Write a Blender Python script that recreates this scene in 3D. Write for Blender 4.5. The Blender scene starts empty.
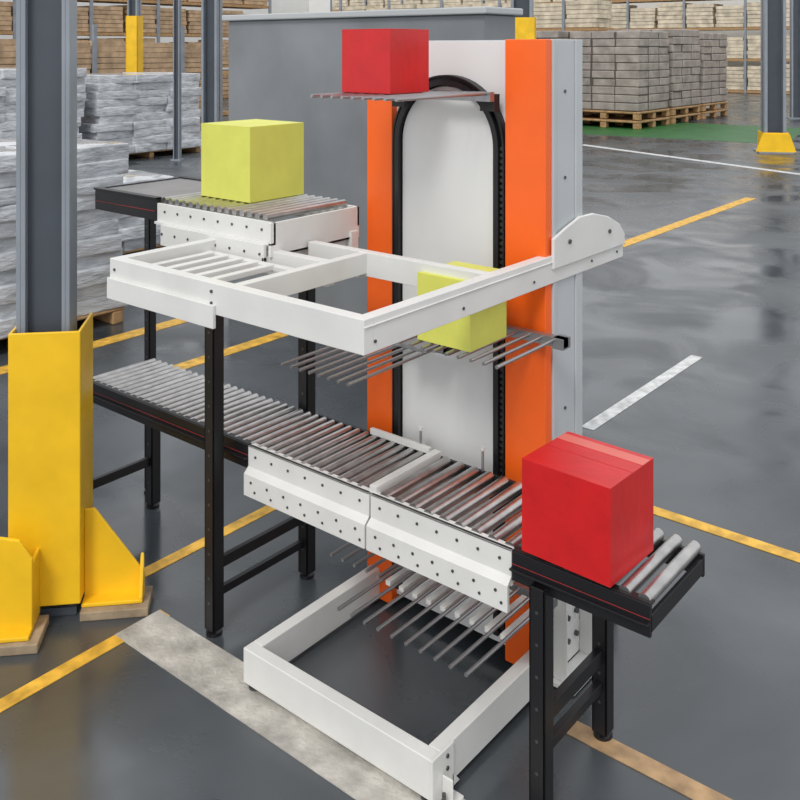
import bpy, math, random
from mathutils import Vector, Matrix
random.seed(7)
S=bpy.context.scene
S.view_settings.view_transform='Standard'
S.view_settings.look='None'

# ---------------------------------------------------------------- materials
def mat(name,col,rough=.5,metal=0,noise=0,nscale=8,bump=0,bscale=40,coat=0,stretch=None):
    m=bpy.data.materials.new(name);m.use_nodes=True
    nt=m.node_tree;b=nt.nodes['Principled BSDF']
    b.inputs['Base Color'].default_value=(*col,1);b.inputs['Roughness'].default_value=rough
    b.inputs['Metallic'].default_value=metal
    if coat:b.inputs['Coat Weight'].default_value=coat
    tc=nt.nodes.new('ShaderNodeTexCoord')
    vec=tc.outputs['Object']
    if stretch:
        mp=nt.nodes.new('ShaderNodeMapping');mp.inputs['Scale'].default_value=stretch
        nt.links.new(vec,mp.inputs['Vector']);vec=mp.outputs['Vector']
    if noise:
        n=nt.nodes.new('ShaderNodeTexNoise');n.inputs['Scale'].default_value=nscale;n.inputs['Detail'].default_value=5
        nt.links.new(vec,n.inputs['Vector'])
        r=nt.nodes.new('ShaderNodeValToRGB')
        r.color_ramp.elements[0].position=.3;r.color_ramp.elements[1].position=.7
        r.color_ramp.elements[0].color=(*[c*(1-noise) for c in col],1)
        r.color_ramp.elements[1].color=(*[min(1,c*(1+noise)) for c in col],1)
        nt.links.new(n.outputs['Fac'],r.inputs['Fac']);nt.links.new(r.outputs['Color'],b.inputs['Base Color'])
    if bump:
        n2=nt.nodes.new('ShaderNodeTexNoise');n2.inputs['Scale'].default_value=bscale;n2.inputs['Detail'].default_value=4
        nt.links.new(vec,n2.inputs['Vector'])
        bp=nt.nodes.new('ShaderNodeBump');bp.inputs['Strength'].default_value=bump;bp.inputs['Distance'].default_value=.02
        nt.links.new(n2.outputs['Fac'],bp.inputs['Height']);nt.links.new(bp.outputs['Normal'],b.inputs['Normal'])
    return m
M={}
M['white']=mat('powder_coat_white',(.71,.71,.69),.42,0,.05,6)
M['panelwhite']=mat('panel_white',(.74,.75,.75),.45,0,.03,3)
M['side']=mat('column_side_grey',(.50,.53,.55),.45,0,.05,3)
M['orange']=mat('powder_coat_orange',(.95,.135,.010),.38,0,.06,4)
M['black']=mat('powder_coat_black',(.008,.008,.010),.42)
M['chain']=mat('chain_dark',(.025,.025,.027),.45,.3)
M['link']=mat('chain_link_steel',(.08,.08,.08),.4,.7)
M['chrome']=mat('roller_steel',(.52,.51,.50),.34,1,.15,20)
M['tine']=mat('tine_steel',(.36,.36,.37),.32,.8)
M['bolt']=mat('bolt_dark',(.12,.12,.12),.4,.7)
M['redline']=mat('rail_red_trim',(.30,.02,.02),.4)
M['belt']=mat('belt_grey',(.22,.21,.21),.4,0,.1,10)
M['red']=mat('carton_red',(.60,.011,.013),.36,0,.1,9,.06,30)
M['redtape']=mat('carton_tape_red',(.70,.14,.11),.3)
M['lime']=mat('carton_lime',(.70,.71,.13),.5,0,.05,9,.06,30)
M['yellow']=mat('guard_yellow',(.90,.54,.012),.40,0,.10,5,.05,20)
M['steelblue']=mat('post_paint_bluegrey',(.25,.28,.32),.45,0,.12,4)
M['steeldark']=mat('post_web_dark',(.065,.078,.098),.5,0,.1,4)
M['wood']=mat('pallet_wood',(.40,.24,.11),.7,0,.3,12)
M['woodold']=mat('block_wood',(.34,.26,.17),.75,0,.35,14)
M['wrap']=mat('shrink_wrap',(.52,.54,.57),.14,0,.30,5,.9,9,.6,(1,1,3.5))
M['wrapfar']=mat('shrink_wrap_far',(.34,.30,.27),.35,0,.3,3,.5,8)
M['board']=mat('cardboard_stack',(.48,.33,.20),.6,0,.3,4)
M['beige']=mat('beige_stack',(.62,.54,.41),.6,0,.3,3)
M['gap']=mat('stack_gap_dark',(.10,.085,.07),.8)
M['cab']=mat('cabinet_grey',(.20,.215,.23),.34,0,.2,1.2)
M['cabrim']=mat('cabinet_rim',(.45,.47,.48),.4)
M['green']=mat('green_floor_paint',(.025,.13,.03),.5,0,.2,2)
M['lineY']=mat('floor_paint_yellow',(.70,.40,.05),.5,0,.35,14)
M['lineW']=mat('floor_paint_white',(.60,.61,.61),.5,0,.3,14)
M['lineO']=mat('floor_paint_ochre',(.42,.27,.14),.55,0,.35,14)
M['strip']=mat('concrete_strip',(.47,.45,.41),.7,0,.3,10,.3,60)
M['wall']=mat('wall_paint',(.72,.72,.70),.7,0,.05,1)

# floor material
fm=bpy.data.materials.new('epoxy_concrete_floor');fm.use_nodes=True
nt=fm.node_tree;b=nt.nodes['Principled BSDF'];tc=nt.nodes.new('ShaderNodeTexCoord')
def noise(sc,det=6,dist=0):
    n=nt.nodes.new('ShaderNodeTexNoise');n.inputs['Scale'].default_value=sc;n.inputs['Detail'].default_value=det
    n.inputs['Distortion'].default_value=dist
    nt.links.new(tc.outputs['Object'],n.inputs['Vector']);return n
n1=noise(.8,9,.5);r1=nt.nodes.new('ShaderNodeValToRGB')
r1.color_ramp.elements[0].position=.36;r1.color_ramp.elements[0].color=(.026,.033,.040,1)
r1.color_ramp.elements[1].position=.68;r1.color_ramp.elements[1].color=(.088,.098,.108,1)
nt.links.new(n1.outputs['Fac'],r1.inputs['Fac']);nt.links.new(r1.outputs['Color'],b.inputs['Base Color'])
n2=noise(1.2,7,.8);mr=nt.nodes.new('ShaderNodeMapRange')
mr.inputs['From Min'].default_value=.38;mr.inputs['From Max'].default_value=.62
mr.inputs['To Min'].default_value=.14;mr.inputs['To Max'].default_value=.42
nt.links.new(n2.outputs['Fac'],mr.inputs['Value']);nt.links.new(mr.outputs['Result'],b.inputs['Roughness'])
b.inputs['IOR'].default_value=1.75
n3=noise(14,4);bp=nt.nodes.new('ShaderNodeBump');bp.inputs['Strength'].default_value=.03;bp.inputs['Distance'].default_value=.01
nt.links.new(n3.outputs['Fac'],bp.inputs['Height']);nt.links.new(bp.outputs['Normal'],b.inputs['Normal'])
M['floor']=fm

# ---------------------------------------------------------------- mesh builder
class Part:
    def __init__(s): s.v=[];s.f=[];s.m=[];s.names=[];s.sm=[]
    def mi(s,n):
        if n not in s.names:s.names.append(n)
        return s.names.index(n)
    def raw(s,vs,fs,m,smooth=False):
        o=len(s.v);s.v+=[tuple(v) for v in vs];k=s.mi(m)
        for f in fs:s.f.append([o+i for i in f]);s.m.append(k);s.sm.append(smooth)
    def box(s,x0,x1,y0,y1,z0,z1,m):
        x0,x1=sorted((x0,x1));y0,y1=sorted((y0,y1));z0,z1=sorted((z0,z1))
        vs=[(x,y,z) for z in(z0,z1) for y in(y0,y1) for x in(x0,x1)]
        s.raw(vs,[(0,2,3,1),(4,5,7,6),(0,1,5,4),(2,6,7,3),(0,4,6,2),(1,3,7,5)],m)
    def obox(s,c,size,rot,m):
        R=Matrix.Rotation(rot,3,'Z');vs=[]
        for z in(-.5,.5):
            for y in(-.5,.5):
                for x in(-.5,.5):
                    vs.append(Vector(c)+R@Vector((x*size[0],y*size[1],z*size[2])))
        s.raw(vs,[(0,2,3,1),(4,5,7,6),(0,1,5,4),(2,6,7,3),(0,4,6,2),(1,3,7,5)],m,True)
    def cyl(s,p0,p1,r,m,seg=12):
        p0=Vector(p0);p1=Vector(p1);d=(p1-p0).normalized()
        a=d.orthogonal().normalized();b=d.cross(a)
        vs=[];
        for p in(p0,p1):
            for i in range(seg):
                t=2*math.pi*i/seg;vs.append(p+r*(math.cos(t)*a+math.sin(t)*b))
        s.raw(vs,[(i,(i+1)%seg,seg+(i+1)%seg,seg+i) for i in range(seg)],m,True)
        s.raw(vs[:seg],[tuple(range(seg))[::-1]],m);s.raw(vs[seg:],[tuple(range(seg))],m)
    def prism(s,pts,axis,a0,a1,m):
        def mk(p,a):
            return {'x':(a,p[0],p[1]),'y':(p[0],a,p[1]),'z':(p[0],p[1],a)}[axis]
        n=len(pts);vs=[mk(p,a0) for p in pts]+[mk(p,a1) for p in pts]
        s.raw(vs,[tuple(range(n))[::-1],tuple(range(n,2*n))]+[(i,(i+1)%n,n+(i+1)%n,n+i) for i in range(n)],m)
    def obj(s,name,parent=None,bevel=0,loc=(0,0,0),rot=0,seg=2):
        me=bpy.data.meshes.new(name);me.from_pydata(s.v,[],s.f)
        for n in s.names:me.materials.append(M[n])
        for p,k,q in zip(me.polygons,s.m,s.sm):p.material_index=k;p.use_smooth=q
        import bmesh
        bm=bmesh.new();bm.from_mesh(me);bmesh.ops.recalc_face_normals(bm,faces=bm.faces);bm.to_mesh(me);bm.free()
        o=bpy.data.objects.new(name,me);S.collection.objects.link(o)
        o.location=loc;o.rotation_euler=(0,0,rot)
        if bevel:
            bv=o.modifiers.new('bevel','BEVEL');bv.width=bevel;bv.segments=seg;bv.limit_method='ANGLE';bv.angle_limit=1.0
        if parent:o.parent=parent
        return o
def empty(name,loc=(0,0,0)):
    e=bpy.data.objects.new(name,None);S.collection.objects.link(e);e.empty_display_size=.1;e.location=loc
    return e

# ---------------------------------------------------------------- floor, walls
p=Part();p.box(-46,14,-9,46,-.1,0,'floor');p.obj('floor')
p=Part();p.box(-46,14,46,46.2,0,6.2,'wall');p.obj('wall_back')
p=Part();p.box(-46.2,-46,-9,46,0,6.2,'wall');p.obj('wall_left')
def quad(name,pts,m,z=.003):
    p=Part();p.prism(pts,'z',.0005,z,m);return p.obj(name)
def rect(name,x0,x1,y0,y1,m,z=.003): return quad(name,[(x0,y0),(x1,y0),(x1,y1),(x0,y1)],m,z)
rect('floor_line_yellow',-.56,-.50,-2.4,-.57,'lineY')
rect('floor_line_yellow',-.85,-.79,-.5,.42,'lineY')
rect('floor_line_yellow',-3.66,-3.52,.2,2.3,'lineY')
rect('floor_line_yellow',-2.78,-2.66,1.1,2.35,'lineY')
rect('floor_line_yellow',.1,3.2,1.32,1.39,'lineY')
rect('floor_line_yellow',-2.25,-2.1,6.6,10.8,'lineY')
rect('floor_line_white',-.15,-.07,2.0,3.6,'lineW')
quad('floor_line_white',[(-7.6,15.8),(1.5,12.3),(1.5,12.45),(-7.6,16.0)],'lineW')
rect('floor_line_ochre',.95,3,-.16,-.09,'lineO')
rect('concrete_drain_strip',-.56,2.4,-.77,-.575,'strip',.004)
quad('green_floor_area',[(-8.8,18.2),(-4.1,18.8),(-5.0,23.5),(-11.5,23)],'green')

# ---------------------------------------------------------------- vertical conveyor
VC=empty('vertical_lift_conveyor')
W=.8;H=2.18
p=Part()
p.box(0,.126,-.01,.03,.02,H,'orange'); p.box(.638,W,-.01,.03,.02,H,'orange')
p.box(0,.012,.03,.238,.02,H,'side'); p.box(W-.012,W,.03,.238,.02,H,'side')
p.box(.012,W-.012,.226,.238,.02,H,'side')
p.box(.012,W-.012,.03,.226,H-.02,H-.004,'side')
p.obj('column_housing',VC,.003)
p=Part();p.box(.126,.638,.022,.032,.05,H-.005,'panelwhite')
p.obj('back_panel',VC)
cx,cz=.382,1.80
def archpts(r,zb,n=28):
    pts=[(cx-r,zb)]
    for i in range(n+1):
        t=math.pi-math.pi*i/n;pts.append((cx+r*math.cos(t),cz+r*math.sin(t)))
    pts.append((cx+r,zb));return pts
p=Part();p.prism(archpts(.210,.10),'y',-.002,.022,'panelwhite');p.obj('arched_front_plate',VC,.002)
def strip(r0,r1,y0,y1,zb,m,p):
    a=archpts(r0,zb);c=archpts(r1,zb)
    for i in range(len(a)-1):
        vs=[(q[0],y,q[1]) for y in(y0,y1) for q in(a[i],a[i+1],c[i+1],c[i])]
        p.raw(vs,[(0,1,2,3),(4,5,6,7),(0,1,5,4),(2,3,7,6)],m)
p=Part();strip(.214,.234,-.022,.022,.10,'black',p);strip(.246,.252,-.012,.022,.10,'black',p)
strip(.234,.246,.0,.022,.10,'chain',p)
p.obj('chain_guide_track',VC)
p=Part()
z=.12
while z<1.8:
    p.box(cx+.235,cx+.245,-.010,.0,z,z+.012,'link')
    p.box(cx-.245,cx-.235,-.006,.0,z,z+.012,'chain')
    z+=.022
p.obj('lift_chain',VC)
p=Part()
p.box(W,W+.006,.19,.238,.0,H,'side');p.box(W,W+.006,.03,.05,.0,H,'side')
for z in(.5,.9,1.7,2.0):p.cyl((W,.12,z),(W+.004,.12,z),.006,'bolt',8)
p.obj('rear_post',VC,.002)
# base frame
p=Part()
x0,x1,y0=.020,.813,-.662;zt=.138
p.box(x0,x1,y0,y0+.045,.022,zt,'white')
p.box(x0,x0+.045,y0+.045,.24,.022,zt,'white')
p.box(x1-.045,x1,y0+.045,.50,.022,zt,'white')
p.box(x0+.045,x1-.045,.19,.24,.022,zt,'white')
for (x,y) in((x0+.03,y0+.03),(x1-.03,y0+.03),(x1-.03,.45),(x0+.03,.2)):
    p.cyl((x,y,0),(x,y,.012),.025,'bolt',16);p.cyl((x,y,.012),(x,y,.03),.009,'bolt',8)
p.box(x1,x1+.008,y0-.005,y0+.10,.01,.142,'white')
p.prism([(y0+.09,.012),(y0+.13,.012),(y0+.09,.06)],'x',x1+.0,x1+.008,'white')
p.box(x1+.008,x1+.045,y0+.04,y0+.046,.01,.08,'white');p.box(x1+.008,x1+.05,y0,y0+.09,.002,.012,'white')
p.cyl((x1+.03,y0+.02,.01),(x1+.03,y0+.02,.05),.006,'bolt',8);p.cyl((x1+.03,y0+.02,.012),(x1+.03,y0+.02,.022),.011,'bolt',6)
for zz in(.045,.085,.12):p.cyl((x1+.008,y0+.065,zz),(x1+.012,y0+.065,zz),.006,'bolt',8)
p.obj('base_frame',VC,.003)
p=Part()
p.prism([(-.12,.138),(.36,.138),(.36,.20),(.26,.33),(.0,.33),(-.12,.20)],'x',x1-.008,x1,'white')
p.box(x1,x1+.05,.02,.03,.02,.30,'white');p.box(x1,x1+.05,.20,.21,.02,.30,'white')
p.box(x1,x1+.09,.0,.24,.005,.02,'white')
for yy in(.06,.11,.17):
    for zz in(.10,.18,.25):p.cyl((x1,yy,zz),(x1+.012,yy,zz),.009,'bolt',8)
p.obj('column_foot_bracket',VC,.002)
# upper frame
p=Part()
l,r,U,F=-.329,.809,-.944,.553;zu,zl=1.445,1.352
p.box(l,r,U,U+.040,zl,zu,'white')
p.box(r-.040,r,U+.040,F,zl,zu,'white')
p.box(l,l+.04,U+.040,-.06,zl,zu,'white')
p.box(.25,.285,U+.040,-.30,zl+.02,zu-.002,'white')
p.box(.25,r-.040,-.335,-.30,zl+.01,zu,'white')
p.box(l+.04,.0,-.10,-.06,zl,zu,'white')
p.box(l+.04,.25,-.50,-.46,zl,zu-.01,'white')
p.box(.0,.25,-.335,-.30,zl,zu,'white')
p.box(l-.0,.22,U-.012,U,zl-.040,zl+.030,'white')
p.box(r,r+.004,U+.0,F,zl+.07,zu-.018,'white')
for (x,z) in((.20,1.385),(.20,1.42),(-.30,1.41)):p.cyl((x,U-.004,z),(x,U,z),.005,'bolt',8)
for y in(-.9,-.5,-.1,.3,.5):
    p.cyl((r,y,1.38),(r+.003,y,1.38),.005,'bolt',8)
p.obj('upper_frame',VC,.003)
p=Part()
pts=[(.015,1.40),(.015,1.505),(.10,1.53),(.20,1.555),(.30,1.553),(.42,1.525),(.51,1.485),(.553,1.44),(.553,1.40)]
p.prism(pts,'x',r-.003,r+.009,'white')
p.prism([(W,.20),(W+.012,.20),(W-.0,.44)],'z',1.44,1.45,'white')
p.box(r-.04,r-.003,.24,.50,1.445,1.455,'white')
for y,z in((.12,1.48),(.42,1.47)):p.cyl((r+.009,y,z),(r+.015,y,z),.008,'bolt',8)
p.obj('frame_gusset',VC,.004)

# carriers ------------------------------------------------------------
def tines(p,xs,z,ya,yb,r=.006,m='tine'):
    for x in xs:p.cyl((x,ya,z),(x,yb,z),r,m,8)
def lin(a,b,n):return [a+(b-a)*i/(n-1) for i in range(n)]
p=Part();tines(p,lin(.24,.60,9),1.992,-.56,-.06)
p.box(.16,.62,-.075,-.05,1.965,1.998,'tine');p.box(.16,.22,-.05,-.016,1.93,1.99,'chain');p.box(.56,.62,-.05,-.016,1.93,1.99,'chain')
p.obj('fork_carrier_top',VC)
p=Part();tines(p,lin(.12,.42,8),1.088,-.58,-.10);tines(p,lin(.48,.86,9),1.190,-.40,-.05)
p.box(.08,.46,-.11,-.085,1.07,1.098,'tine');p.box(.45,.90,-.065,-.035,1.17,1.20,'tine')
p.box(.445,.47,-.11,-.04,1.07,1.20,'chain');p.box(.10,.17,-.085,-.016,1.06,1.12,'chain')
p.box(.30,.44,-.20,-.12,1.094,1.106,'tine')
p.box(.59,.64,-.035,-.016,1.14,1.21,'chain');p.box(.86,.90,-.07,-.02,1.165,1.20,'tine')
p.obj('fork_carrier_middle',VC)
p=Part();tines(p,lin(.36,.86,10),.348,-.56,-.10,.006,'tine')
p.box(.10,.88,-.10,-.07,.33,.36,'tine');p.box(.12,.18,-.07,-.016,.32,.38,'chain');p.box(.58,.64,-.07,-.016,.32,.38,'chain')
for x in lin(.40,.86,9):
    p.box(x-.026,x-.006,-.34,-.12,.335,.350,'white')
tines(p,lin(.12,.34,5),.348,-.34,-.08)
p.obj('fork_carrier_bottom',VC)

# ---------------------------------------------------------------- roller conveyors
def side_module(p,x0,x1,y,zt,zb):
    s=(zt-zb);zm=zb+s*.45
    p.box(x0,x1,y,y+.012,zm-.01,zt,'white');p.box(x0,x1,y,y+.03,zt-.006,zt,'white')
    p.prism([(y,zm+.02),(y-.022,zm),(y-.022,zb),(y-.010,zb),(y-.010,zm-.006),(y+.012,zm+.01)],'x',x0,x1,'white')
    n=max(2,int((x1-x0)/.075))
    for i in range(n):
        x=x0+.04+(x1-x0-.08)*i/(n-1)
        p.cyl((x,y-.003,zt-.035),(x,y,zt-.035),.0048,'bolt',8)
        p.cyl((x,y-.025,zb+.055),(x,y-.022,zb+.055),.0048,'bolt',8)
        p.cyl((x+.02,y-.025,zb+.025),(x+.02,y-.022,zb+.025),.0045,'bolt',8)
def leg(p,x,y,zt,w=.05,slots=True):
    p.box(x-w/2,x+w/2,y-w/2,y-w/2+.006,0.02,zt,'black');p.box(x-w/2,x-w/2+.006,y-w/2,y+w/2,0.02,zt,'black')
    p.box(x+w/2-.006,x+w/2,y-w/2,y+w/2,0.02,zt,'black')
    p.cyl((x,y,0),(x,y,.012),.03,'black',16);p.cyl((x,y,.01),(x,y,.05),.008,'bolt',8)
    z=.12
    while slots and z<zt-.05:
        p.cyl((x,y-w/2-.001,z),(x,y-w/2,z),.005,'bolt',8);z+=.09
LC=empty('roller_conveyor')
n_,f_=-.458,-.095;zc=.698;XE=1.378
p=Part()
x=-1.24
xs=[]
while x<.38:xs.append((x,.0135,0));x+=.044
x=.455
while x<.94:xs.append((x,.018,.004));x+=.060
x=XE-.025
while x>.97:xs.append((x,.0185,.006));x-=.056
for x,rr,dz in xs:p.cyl((x,n_+.012,zc-.010+dz),(x,f_-.006,zc-.010+dz),rr,'chrome',14)
p.obj('rollers',LC)
p=Part()
for (a,c) in((-1.275,-.182),(.955,XE)):
    for y,s in((n_,-1),(f_,1)):
        p.box(a,c,y-.006,y+.006,zc-.085,zc-(.0 if s<0 else .02),'black')
        if s<0:
            p.box(a,c,y,y+.026,zc-.004,zc+.002,'black')
            p.box(a,c,y-.022,y,zc-.05,zc-.044,'black')
            p.box(a,c,y-.008,y-.006,zc-.037,zc-.035,'redline')
p.box(-1.275,-1.263,n_,f_,zc-.085,zc-.03,'black');p.box(XE-.012,XE,n_,f_,zc-.075,zc-.030,'black')
p.box(-.182,.955,f_-.004,f_+.008,zc-.085,zc+.0,'black')
p.obj('side_rails',LC,.002)
p=Part()
side_module(p,-.181,.405,n_-.004,zc,.524);side_module(p,.412,.952,n_-.004,zc,.524)
p.box(.395,.425,n_+.01,f_,zc-.03,zc+.02,'white')
p.box(.93,.952,n_+.01,f_,zc-.10,zc-.03,'white')
p.box(.10,.38,f_-.012,f_+.004,zc-.0,zc+.022,'white')
for x in(.33,.60):p.cyl((x,f_+.004,zc-.02),(x,f_+.004,zc+.07),.005,'tine',8);p.cyl((x,f_+.004,zc+.07),(x,f_+.004,zc+.080),.009,'white',8)
p.obj('drive_modules',LC,.0015)
p=Part()
for x in(1.055,-1.26):
    for y in(n_-.01,f_+.0):
        leg(p,x,y,zc-.06)
xx=1.055
p.box(xx-.012,xx+.012,n_+.02,f_-.02,.24,.285,'black');p.box(xx-.012,xx+.012,n_+.02,f_-.02,.155,.185,'black')
p.box(-1.27,-1.25,n_+.02,f_-.02,.20,.24,'black')
p.obj('support_legs',LC,.0015)

UC=empty('roller_conveyor')
n2,f2,z2=-.49,-.05,1.555
p=Part()
x=-.66
while x<-.03:p.cyl((x,n2+.012,z2-.010),(x,f2-.012,z2-.010),.013,'chrome',14);x+=.042
p.obj('rollers',UC)
p=Part()
for y in(n2,f2):
    p.box(-1.11,-.68,y-.008,y+.008,z2-.09,z2,'black')
    p.box(-1.11,-.68,y-.016,y+.016,z2-.006,z2+.002,'black')
p.box(-1.11,-1.09,n2,f2,z2-.09,z2,'black')
p.box(-1.09,-.68,n2+.016,f2-.016,z2-.03,z2-.004,'belt')
p.box(-1.11,-.69,n2-.010,n2-.008,z2-.055,z2-.052,'redline')
p.box(-1.42,-1.0,f2-.01,f2+.03,z2-.13,z2-.09,'black')
p.obj('belt_section',UC,.002)
p=Part()
zt=z2-.02
p.box(-.68,-.01,n2-.006,n2+.006,zt-.075,zt,'white');p.box(-.68,-.01,n2-.02,n2+.006,zt-.080,zt-.07,'white')
p.box(-.68,-.01,f2-.006,f2+.006,zt-.075,zt,'white')
p.box(-.022,-.01,n2-.02,f2+.006,zt-.12,zt,'white')
p.box(-.68,-.01,n2+.02,f2-.02,zt-.12,zt-.11,'white')
p.box(-.62,-.03,n2-.035,n2-.02,zt-.155,zt-.075,'white');p.box(-.04,-.03,n2-.035,f2,zt-.155,zt-.12,'white')
for i in range(8):
    x=-.63+i*.08;p.cyl((x,n2-.009,zt-.03),(x,n2-.006,zt-.03),.005,'bolt',8)
    p.cyl((x+.02,n2-.038,zt-.11),(x+.02,n2-.035,zt-.11),.005,'bolt',8)
p.obj('drive_module',UC,.0015)
p=Part()
for x in lin(-.25,.06,5):
    p.box(x-.014,x+.014,-.86,-.57,1.395,1.415,'white')
p.box(-.29,.24,-.575,-.545,1.39,1.41,'white')
p.obj('transfer_fork',UC,.003)
p=Part()
for y in(-.53,-.05):leg(p,-.29,y,1.352)
p.box(-.30,-.28,-.51,-.07,.23,.27,'black');p.box(-.30,-.28,-.51,-.07,.13,.16,'black')
leg(p,-1.385,-.02,1.43,.04)
p.obj('support_legs',UC,.0015)

# ---------------------------------------------------------------- cartons
def carton(name,corner,sz,h,rot,m,tape=None):
    p=Part();sx,sy=sz
    p.box(-sx,0,0,sy,0,h-.002,m)
    p.box(-sx,0,0,sy/2-.0012,h-.002,h,m);p.box(-sx,0,sy/2+.0012,sy,h-.002,h,m)
    if tape:
        p.box(-sx,-.0,sy*.74,sy*.92,h,h+.0008,tape)
    return p.obj(name,None,.002,corner,rot)
carton('red_carton',(1.273,-.480,.7135),(.282,.25),.264,-.04,'red','redtape')
carton('red_carton',(.447,-.405,1.999),(.215,.21),.215,0,'red')
carton('lime_carton',(-.287,-.36,1.5585),(.29,.29),.29,0,'lime')
carton('lime_carton',(.731,-.354,1.1965),(.21,.21),.22,0,'lime')

# ---------------------------------------------------------------- left building post + guard
PL=(-.930,-.800,0);RT=.82
GP=empty('steel_building_post',PL);GP.rotation_euler=(0,0,RT)
p=Part()
a_,b_2=-.118,.078
p.box(a_,a_+.016,-.07,.07,.03,6,'steelblue');p.box(b_2-.016,b_2,-.07,.07,.03,6,'steelblue')
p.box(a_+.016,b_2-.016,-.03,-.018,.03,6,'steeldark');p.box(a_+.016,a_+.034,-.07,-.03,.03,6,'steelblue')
p.box(b_2-.030,b_2-.016,-.07,-.03,.03,6,'steelblue')
p.box(-.120,.110,-.10,.10,.0,.03,'steeldark')
p.obj('i_beam',GP,.002)
GG=empty('column_guard',PL);GG.rotation_euler=(0,0,RT)
p=Part()
p.box(-.130,.130,-.135,-.124,.06,1.085,'yellow');p.box(-.130,-.119,-.124,.12,.06,1.085,'yellow');p.box(.119,.130,-.124,.12,.06,1.085,'yellow')
p.obj('guard_shell',GG,.004)
p=Part()
p.prism([(-.20,.04),(-.015,.04),(-.015,.30),(-.06,.37),(-.13,.385),(-.20,.24)],'y',-.25,-.235,'yellow')
p.box(-.03,-.015,-.235,-.13,.04,.28,'yellow')
p.box(-.20,-.015,-.30,-.13,.035,.05,'yellow')
p.prism([(.130,.04),(.355,.04),(.355,.12),(.335,.15),(.17,.38),(.130,.38)],'y',-.06,-.048,'yellow')
p.box(.13,.355,-.12,-.048,.035,.05,'yellow');p.prism([(-.12,.05),(-.06,.05),(-.06,.20)],'x',.34,.355,'yellow')
p.obj('guard_feet',GG,.004)
p=Part()
p.box(-.22,.02,-.32,-.14,0,.034,'woodold');p.box(.13,.38,-.15,.0,0,.034,'woodold')
p.obj('wood_blocks',GG,.004)

# ---------------------------------------------------------------- background
CB=empty('sheet_metal_enclosure')
p=Part();p.box(-3.78,-1.15,2.5,2.9,.08,2.38,'cab');p.box(-3.82,-1.11,2.46,2.94,2.38,2.43,'cabrim');p.box(-3.74,-1.19,2.54,2.86,0,.08,'black')
p.obj('panels',CB,.01)

def bag_stack(name,x0,x1,y0,y1,z1,layer,m,cell=.55):
    p=Part()
    for y in lin(y0+.06,y1-.06,3):p.box(x0,x1,y-.05,y+.05,0,.10,'wood')
    for x in lin(x0+.05,x1-.05,max(3,int((x1-x0)/.16))):p.box(x-.05,x+.05,y0,y1,.10,.125,'wood')
    z=.127
    nx=max(1,round((x1-x0)/cell));ny=max(1,round((y1-y0)/cell))
    L=int((z1-z)/layer)
    for k in range(L):
        ox=random.uniform(-.06,.06)
        for i in range(nx):
            for j in range(ny):
                w=(x1-x0)/nx;d=(y1-y0)/ny
                cx=x0+w*(i+.5)+random.uniform(-.05,.05);cy=y0+d*(j+.5)+random.uniform(-.04,.04)+ox
                p.obox((cx,cy,z+layer/2),(w*random.uniform(1.0,1.1),d*random.uniform(1.0,1.1),layer*random.uniform(.98,1.15)),random.uniform(-.10,.10),m)
        z+=layer
    return p.obj(name,None,layer*.42,seg=3)
bag_stack('wrapped_bag_pallet',-5.1,-3.90,.26,1.56,1.50,.115,'wrap',.62)
bag_stack('wrapped_bag_pallet',-5.1,-3.90,-1.5,-.05,1.45,.115,'wrap',.62)
bag_stack('wrapped_bag_pallet',-7.0,-5.6,2.0,3.3,.85,.115,'wrap',.62)
bag_stack('wrapped_bag_pallet',-14.6,-13.0,7.2,9.6,1.75,.15,'wrap',.8)
bag_stack('wrapped_bag_pallet',-14.6,-13.0,4.6,6.9,1.85,.15,'wrap',.8)
def board_pallet(name,x0,x1,y0,y1,z1,m='wrapfar',n=9):
    p=Part()
    for zb in(0,.24):
        for x in lin(x0+.1,x1-.1,3):
            for y in lin(y0+.1,y1-.1,3):p.box(x-.09,x+.09,y-.09,y+.09,zb,zb+.16,'wood')
        p.box(x0,x1,y0,y1,zb+.16,zb+.22,'wood')
    z=.48;h=(z1-z)/n;nb=3
    p.box(x0+.04,x1-.04,y0+.04,y1-.04,.46,z1-.04,'gap')
    for k in range(n):
        for i in range(nb):
            for j in range(nb):
                w=(x1-x0)/nb;d=(y1-y0)/nb;q=random.uniform(-.02,.02)
                p.box(x0+w*i+.02+q,x0+w*(i+1)-.02+q,y0+d*j+.02+q,y0+d*(j+1)-.02+q,z,z+h*.93,m)
        z+=h
    return p.obj(name,None,.02)
y=20.3
for i in range(3):
    board_pallet('wrapped_carton_pallet',-10.4,-8.3,y,y+2.0,2.62+.08*(i%2),'wrapfar',10)
    board_pallet('wrapped_carton_pallet',-12.8,-10.7,y,y+2.0,2.65,'wrapfar',10);y+=2.25
def rack(name,x0,x1,y0,y1,levels,lh,m,along='x'):
    p=Part();L=(x1-x0) if along=='x' else (y1-y0);n=int(L/1.5)
    for lv in range(levels):
        zb=lv*lh
        p.box(x0,x1,y0,y1,zb+.02,zb+.14,'wood')
        for i in range(n):
            a=1.5*i+.08;b_=1.5*i+1.42
            h=lh*random.uniform(.68,.85)
            for k in range(6):
                z0=zb+.16+h*k/6;zz=zb+.16+h*(k+.9)/6;j=random.uniform(-.04,.04)
                if along=='x':p.box(x0+a+j,x0+b_+j,y0+.05,y1-.05,z0,zz,m)
                else:p.box(x0+.05,x1-.05,y0+a+j,y0+b_+j,z0,zz,m)
    for i in range(n+1):
        if i%2==0:
            if along=='x':p.box(x0+1.5*i-.05,x0+1.5*i+.05,y0-.05,y0+.05,0,levels*lh+.3,'steelblue')
            else:p.box(x1-.05,x1+.05,y0+1.5*i-.05,y0+1.5*i+.05,0,levels*lh+.3,'steelblue')
    return p.obj(name)
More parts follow.
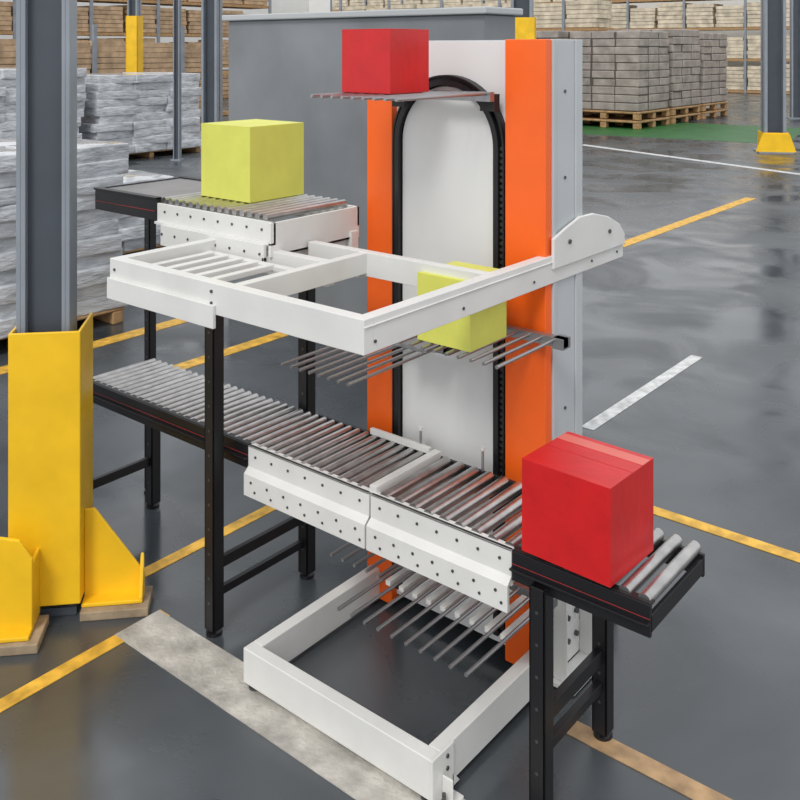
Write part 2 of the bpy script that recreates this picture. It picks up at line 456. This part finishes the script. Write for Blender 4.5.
rack('storage_rack',-40,6,42,43.4,4,1.5,'beige')
rack('storage_rack',-28,-14.5,30,31.4,3,1.4,'beige')
rack('storage_rack',-30,-28.6,2,26,4,1.3,'board','y')
rack('storage_rack',-22,-20.6,6,17,2,1.25,'board','y')
def post(name,x,y,w,m='steelblue',yel=None,h=7,rot=.5):
    e=empty(name,(x,y,0));e.rotation_euler=(0,0,rot);p=Part()
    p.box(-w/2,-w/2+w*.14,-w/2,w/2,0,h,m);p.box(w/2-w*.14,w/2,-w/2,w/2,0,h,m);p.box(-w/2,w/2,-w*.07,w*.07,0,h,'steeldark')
    p.box(-w*.8,w*.8,-w*.8,w*.8,0,.03,m);p.obj('i_beam',e)
    if yel:
        p=Part();g=w*.62
        p.box(-g,g,-g,-g+.02,.03,yel,'yellow');p.box(-g,-g+.02,-g,g,.03,yel,'yellow');p.box(g-.02,g,-g,g,.03,yel,'yellow')
        p.prism([(-g*1.5,.03),(g*1.5,.03),(g,.4),(-g,.4)],'y',-g-.03,-g,'yellow')
        p.obj('guard_shell',e)
post('building_post',-3.85,17.1,.42,yel=.42)
post('building_post',-6.3,27,.30)
post('building_post',-8.62,6.30,.24)
post('building_post',-12.2,8.4,.12)
post('building_post',-16.3,10.3,.24,yel=2.9)
post('building_post',-9.1,15.8,.5,yel=2.85)

# ---------------------------------------------------------------- lighting
w=bpy.data.worlds.new('world');S.world=w;w.use_nodes=True
w.node_tree.nodes['Background'].inputs[0].default_value=(.96,.975,1,1)
w.node_tree.nodes['Background'].inputs[1].default_value=1.0
def sun(name,d,e,ang,col=(1,1,1)):
    L=bpy.data.lights.new(name,'SUN');L.energy=e;L.angle=ang;L.color=col
    o=bpy.data.objects.new(name,L);S.collection.objects.link(o)
    o.rotation_euler=Vector(d).to_track_quat('-Z','Y').to_euler();o.location=(2,-4,6)
sun('skylight_sun',(-.22,.66,-.72),1.55,.28,(1,.97,.92))
# ---------------------------------------------------------------- camera
cam=bpy.data.cameras.new('camera');co=bpy.data.objects.new('camera',cam);S.collection.objects.link(co)
co.location=(2.415,-2.762,2.150);co.rotation_euler=(math.pi/2,0,.685)
cam.sensor_width=36;cam.sensor_fit='HORIZONTAL';cam.lens=36*936/800;cam.shift_y=-(400-48)/800
cam.clip_end=200
S.camera=co
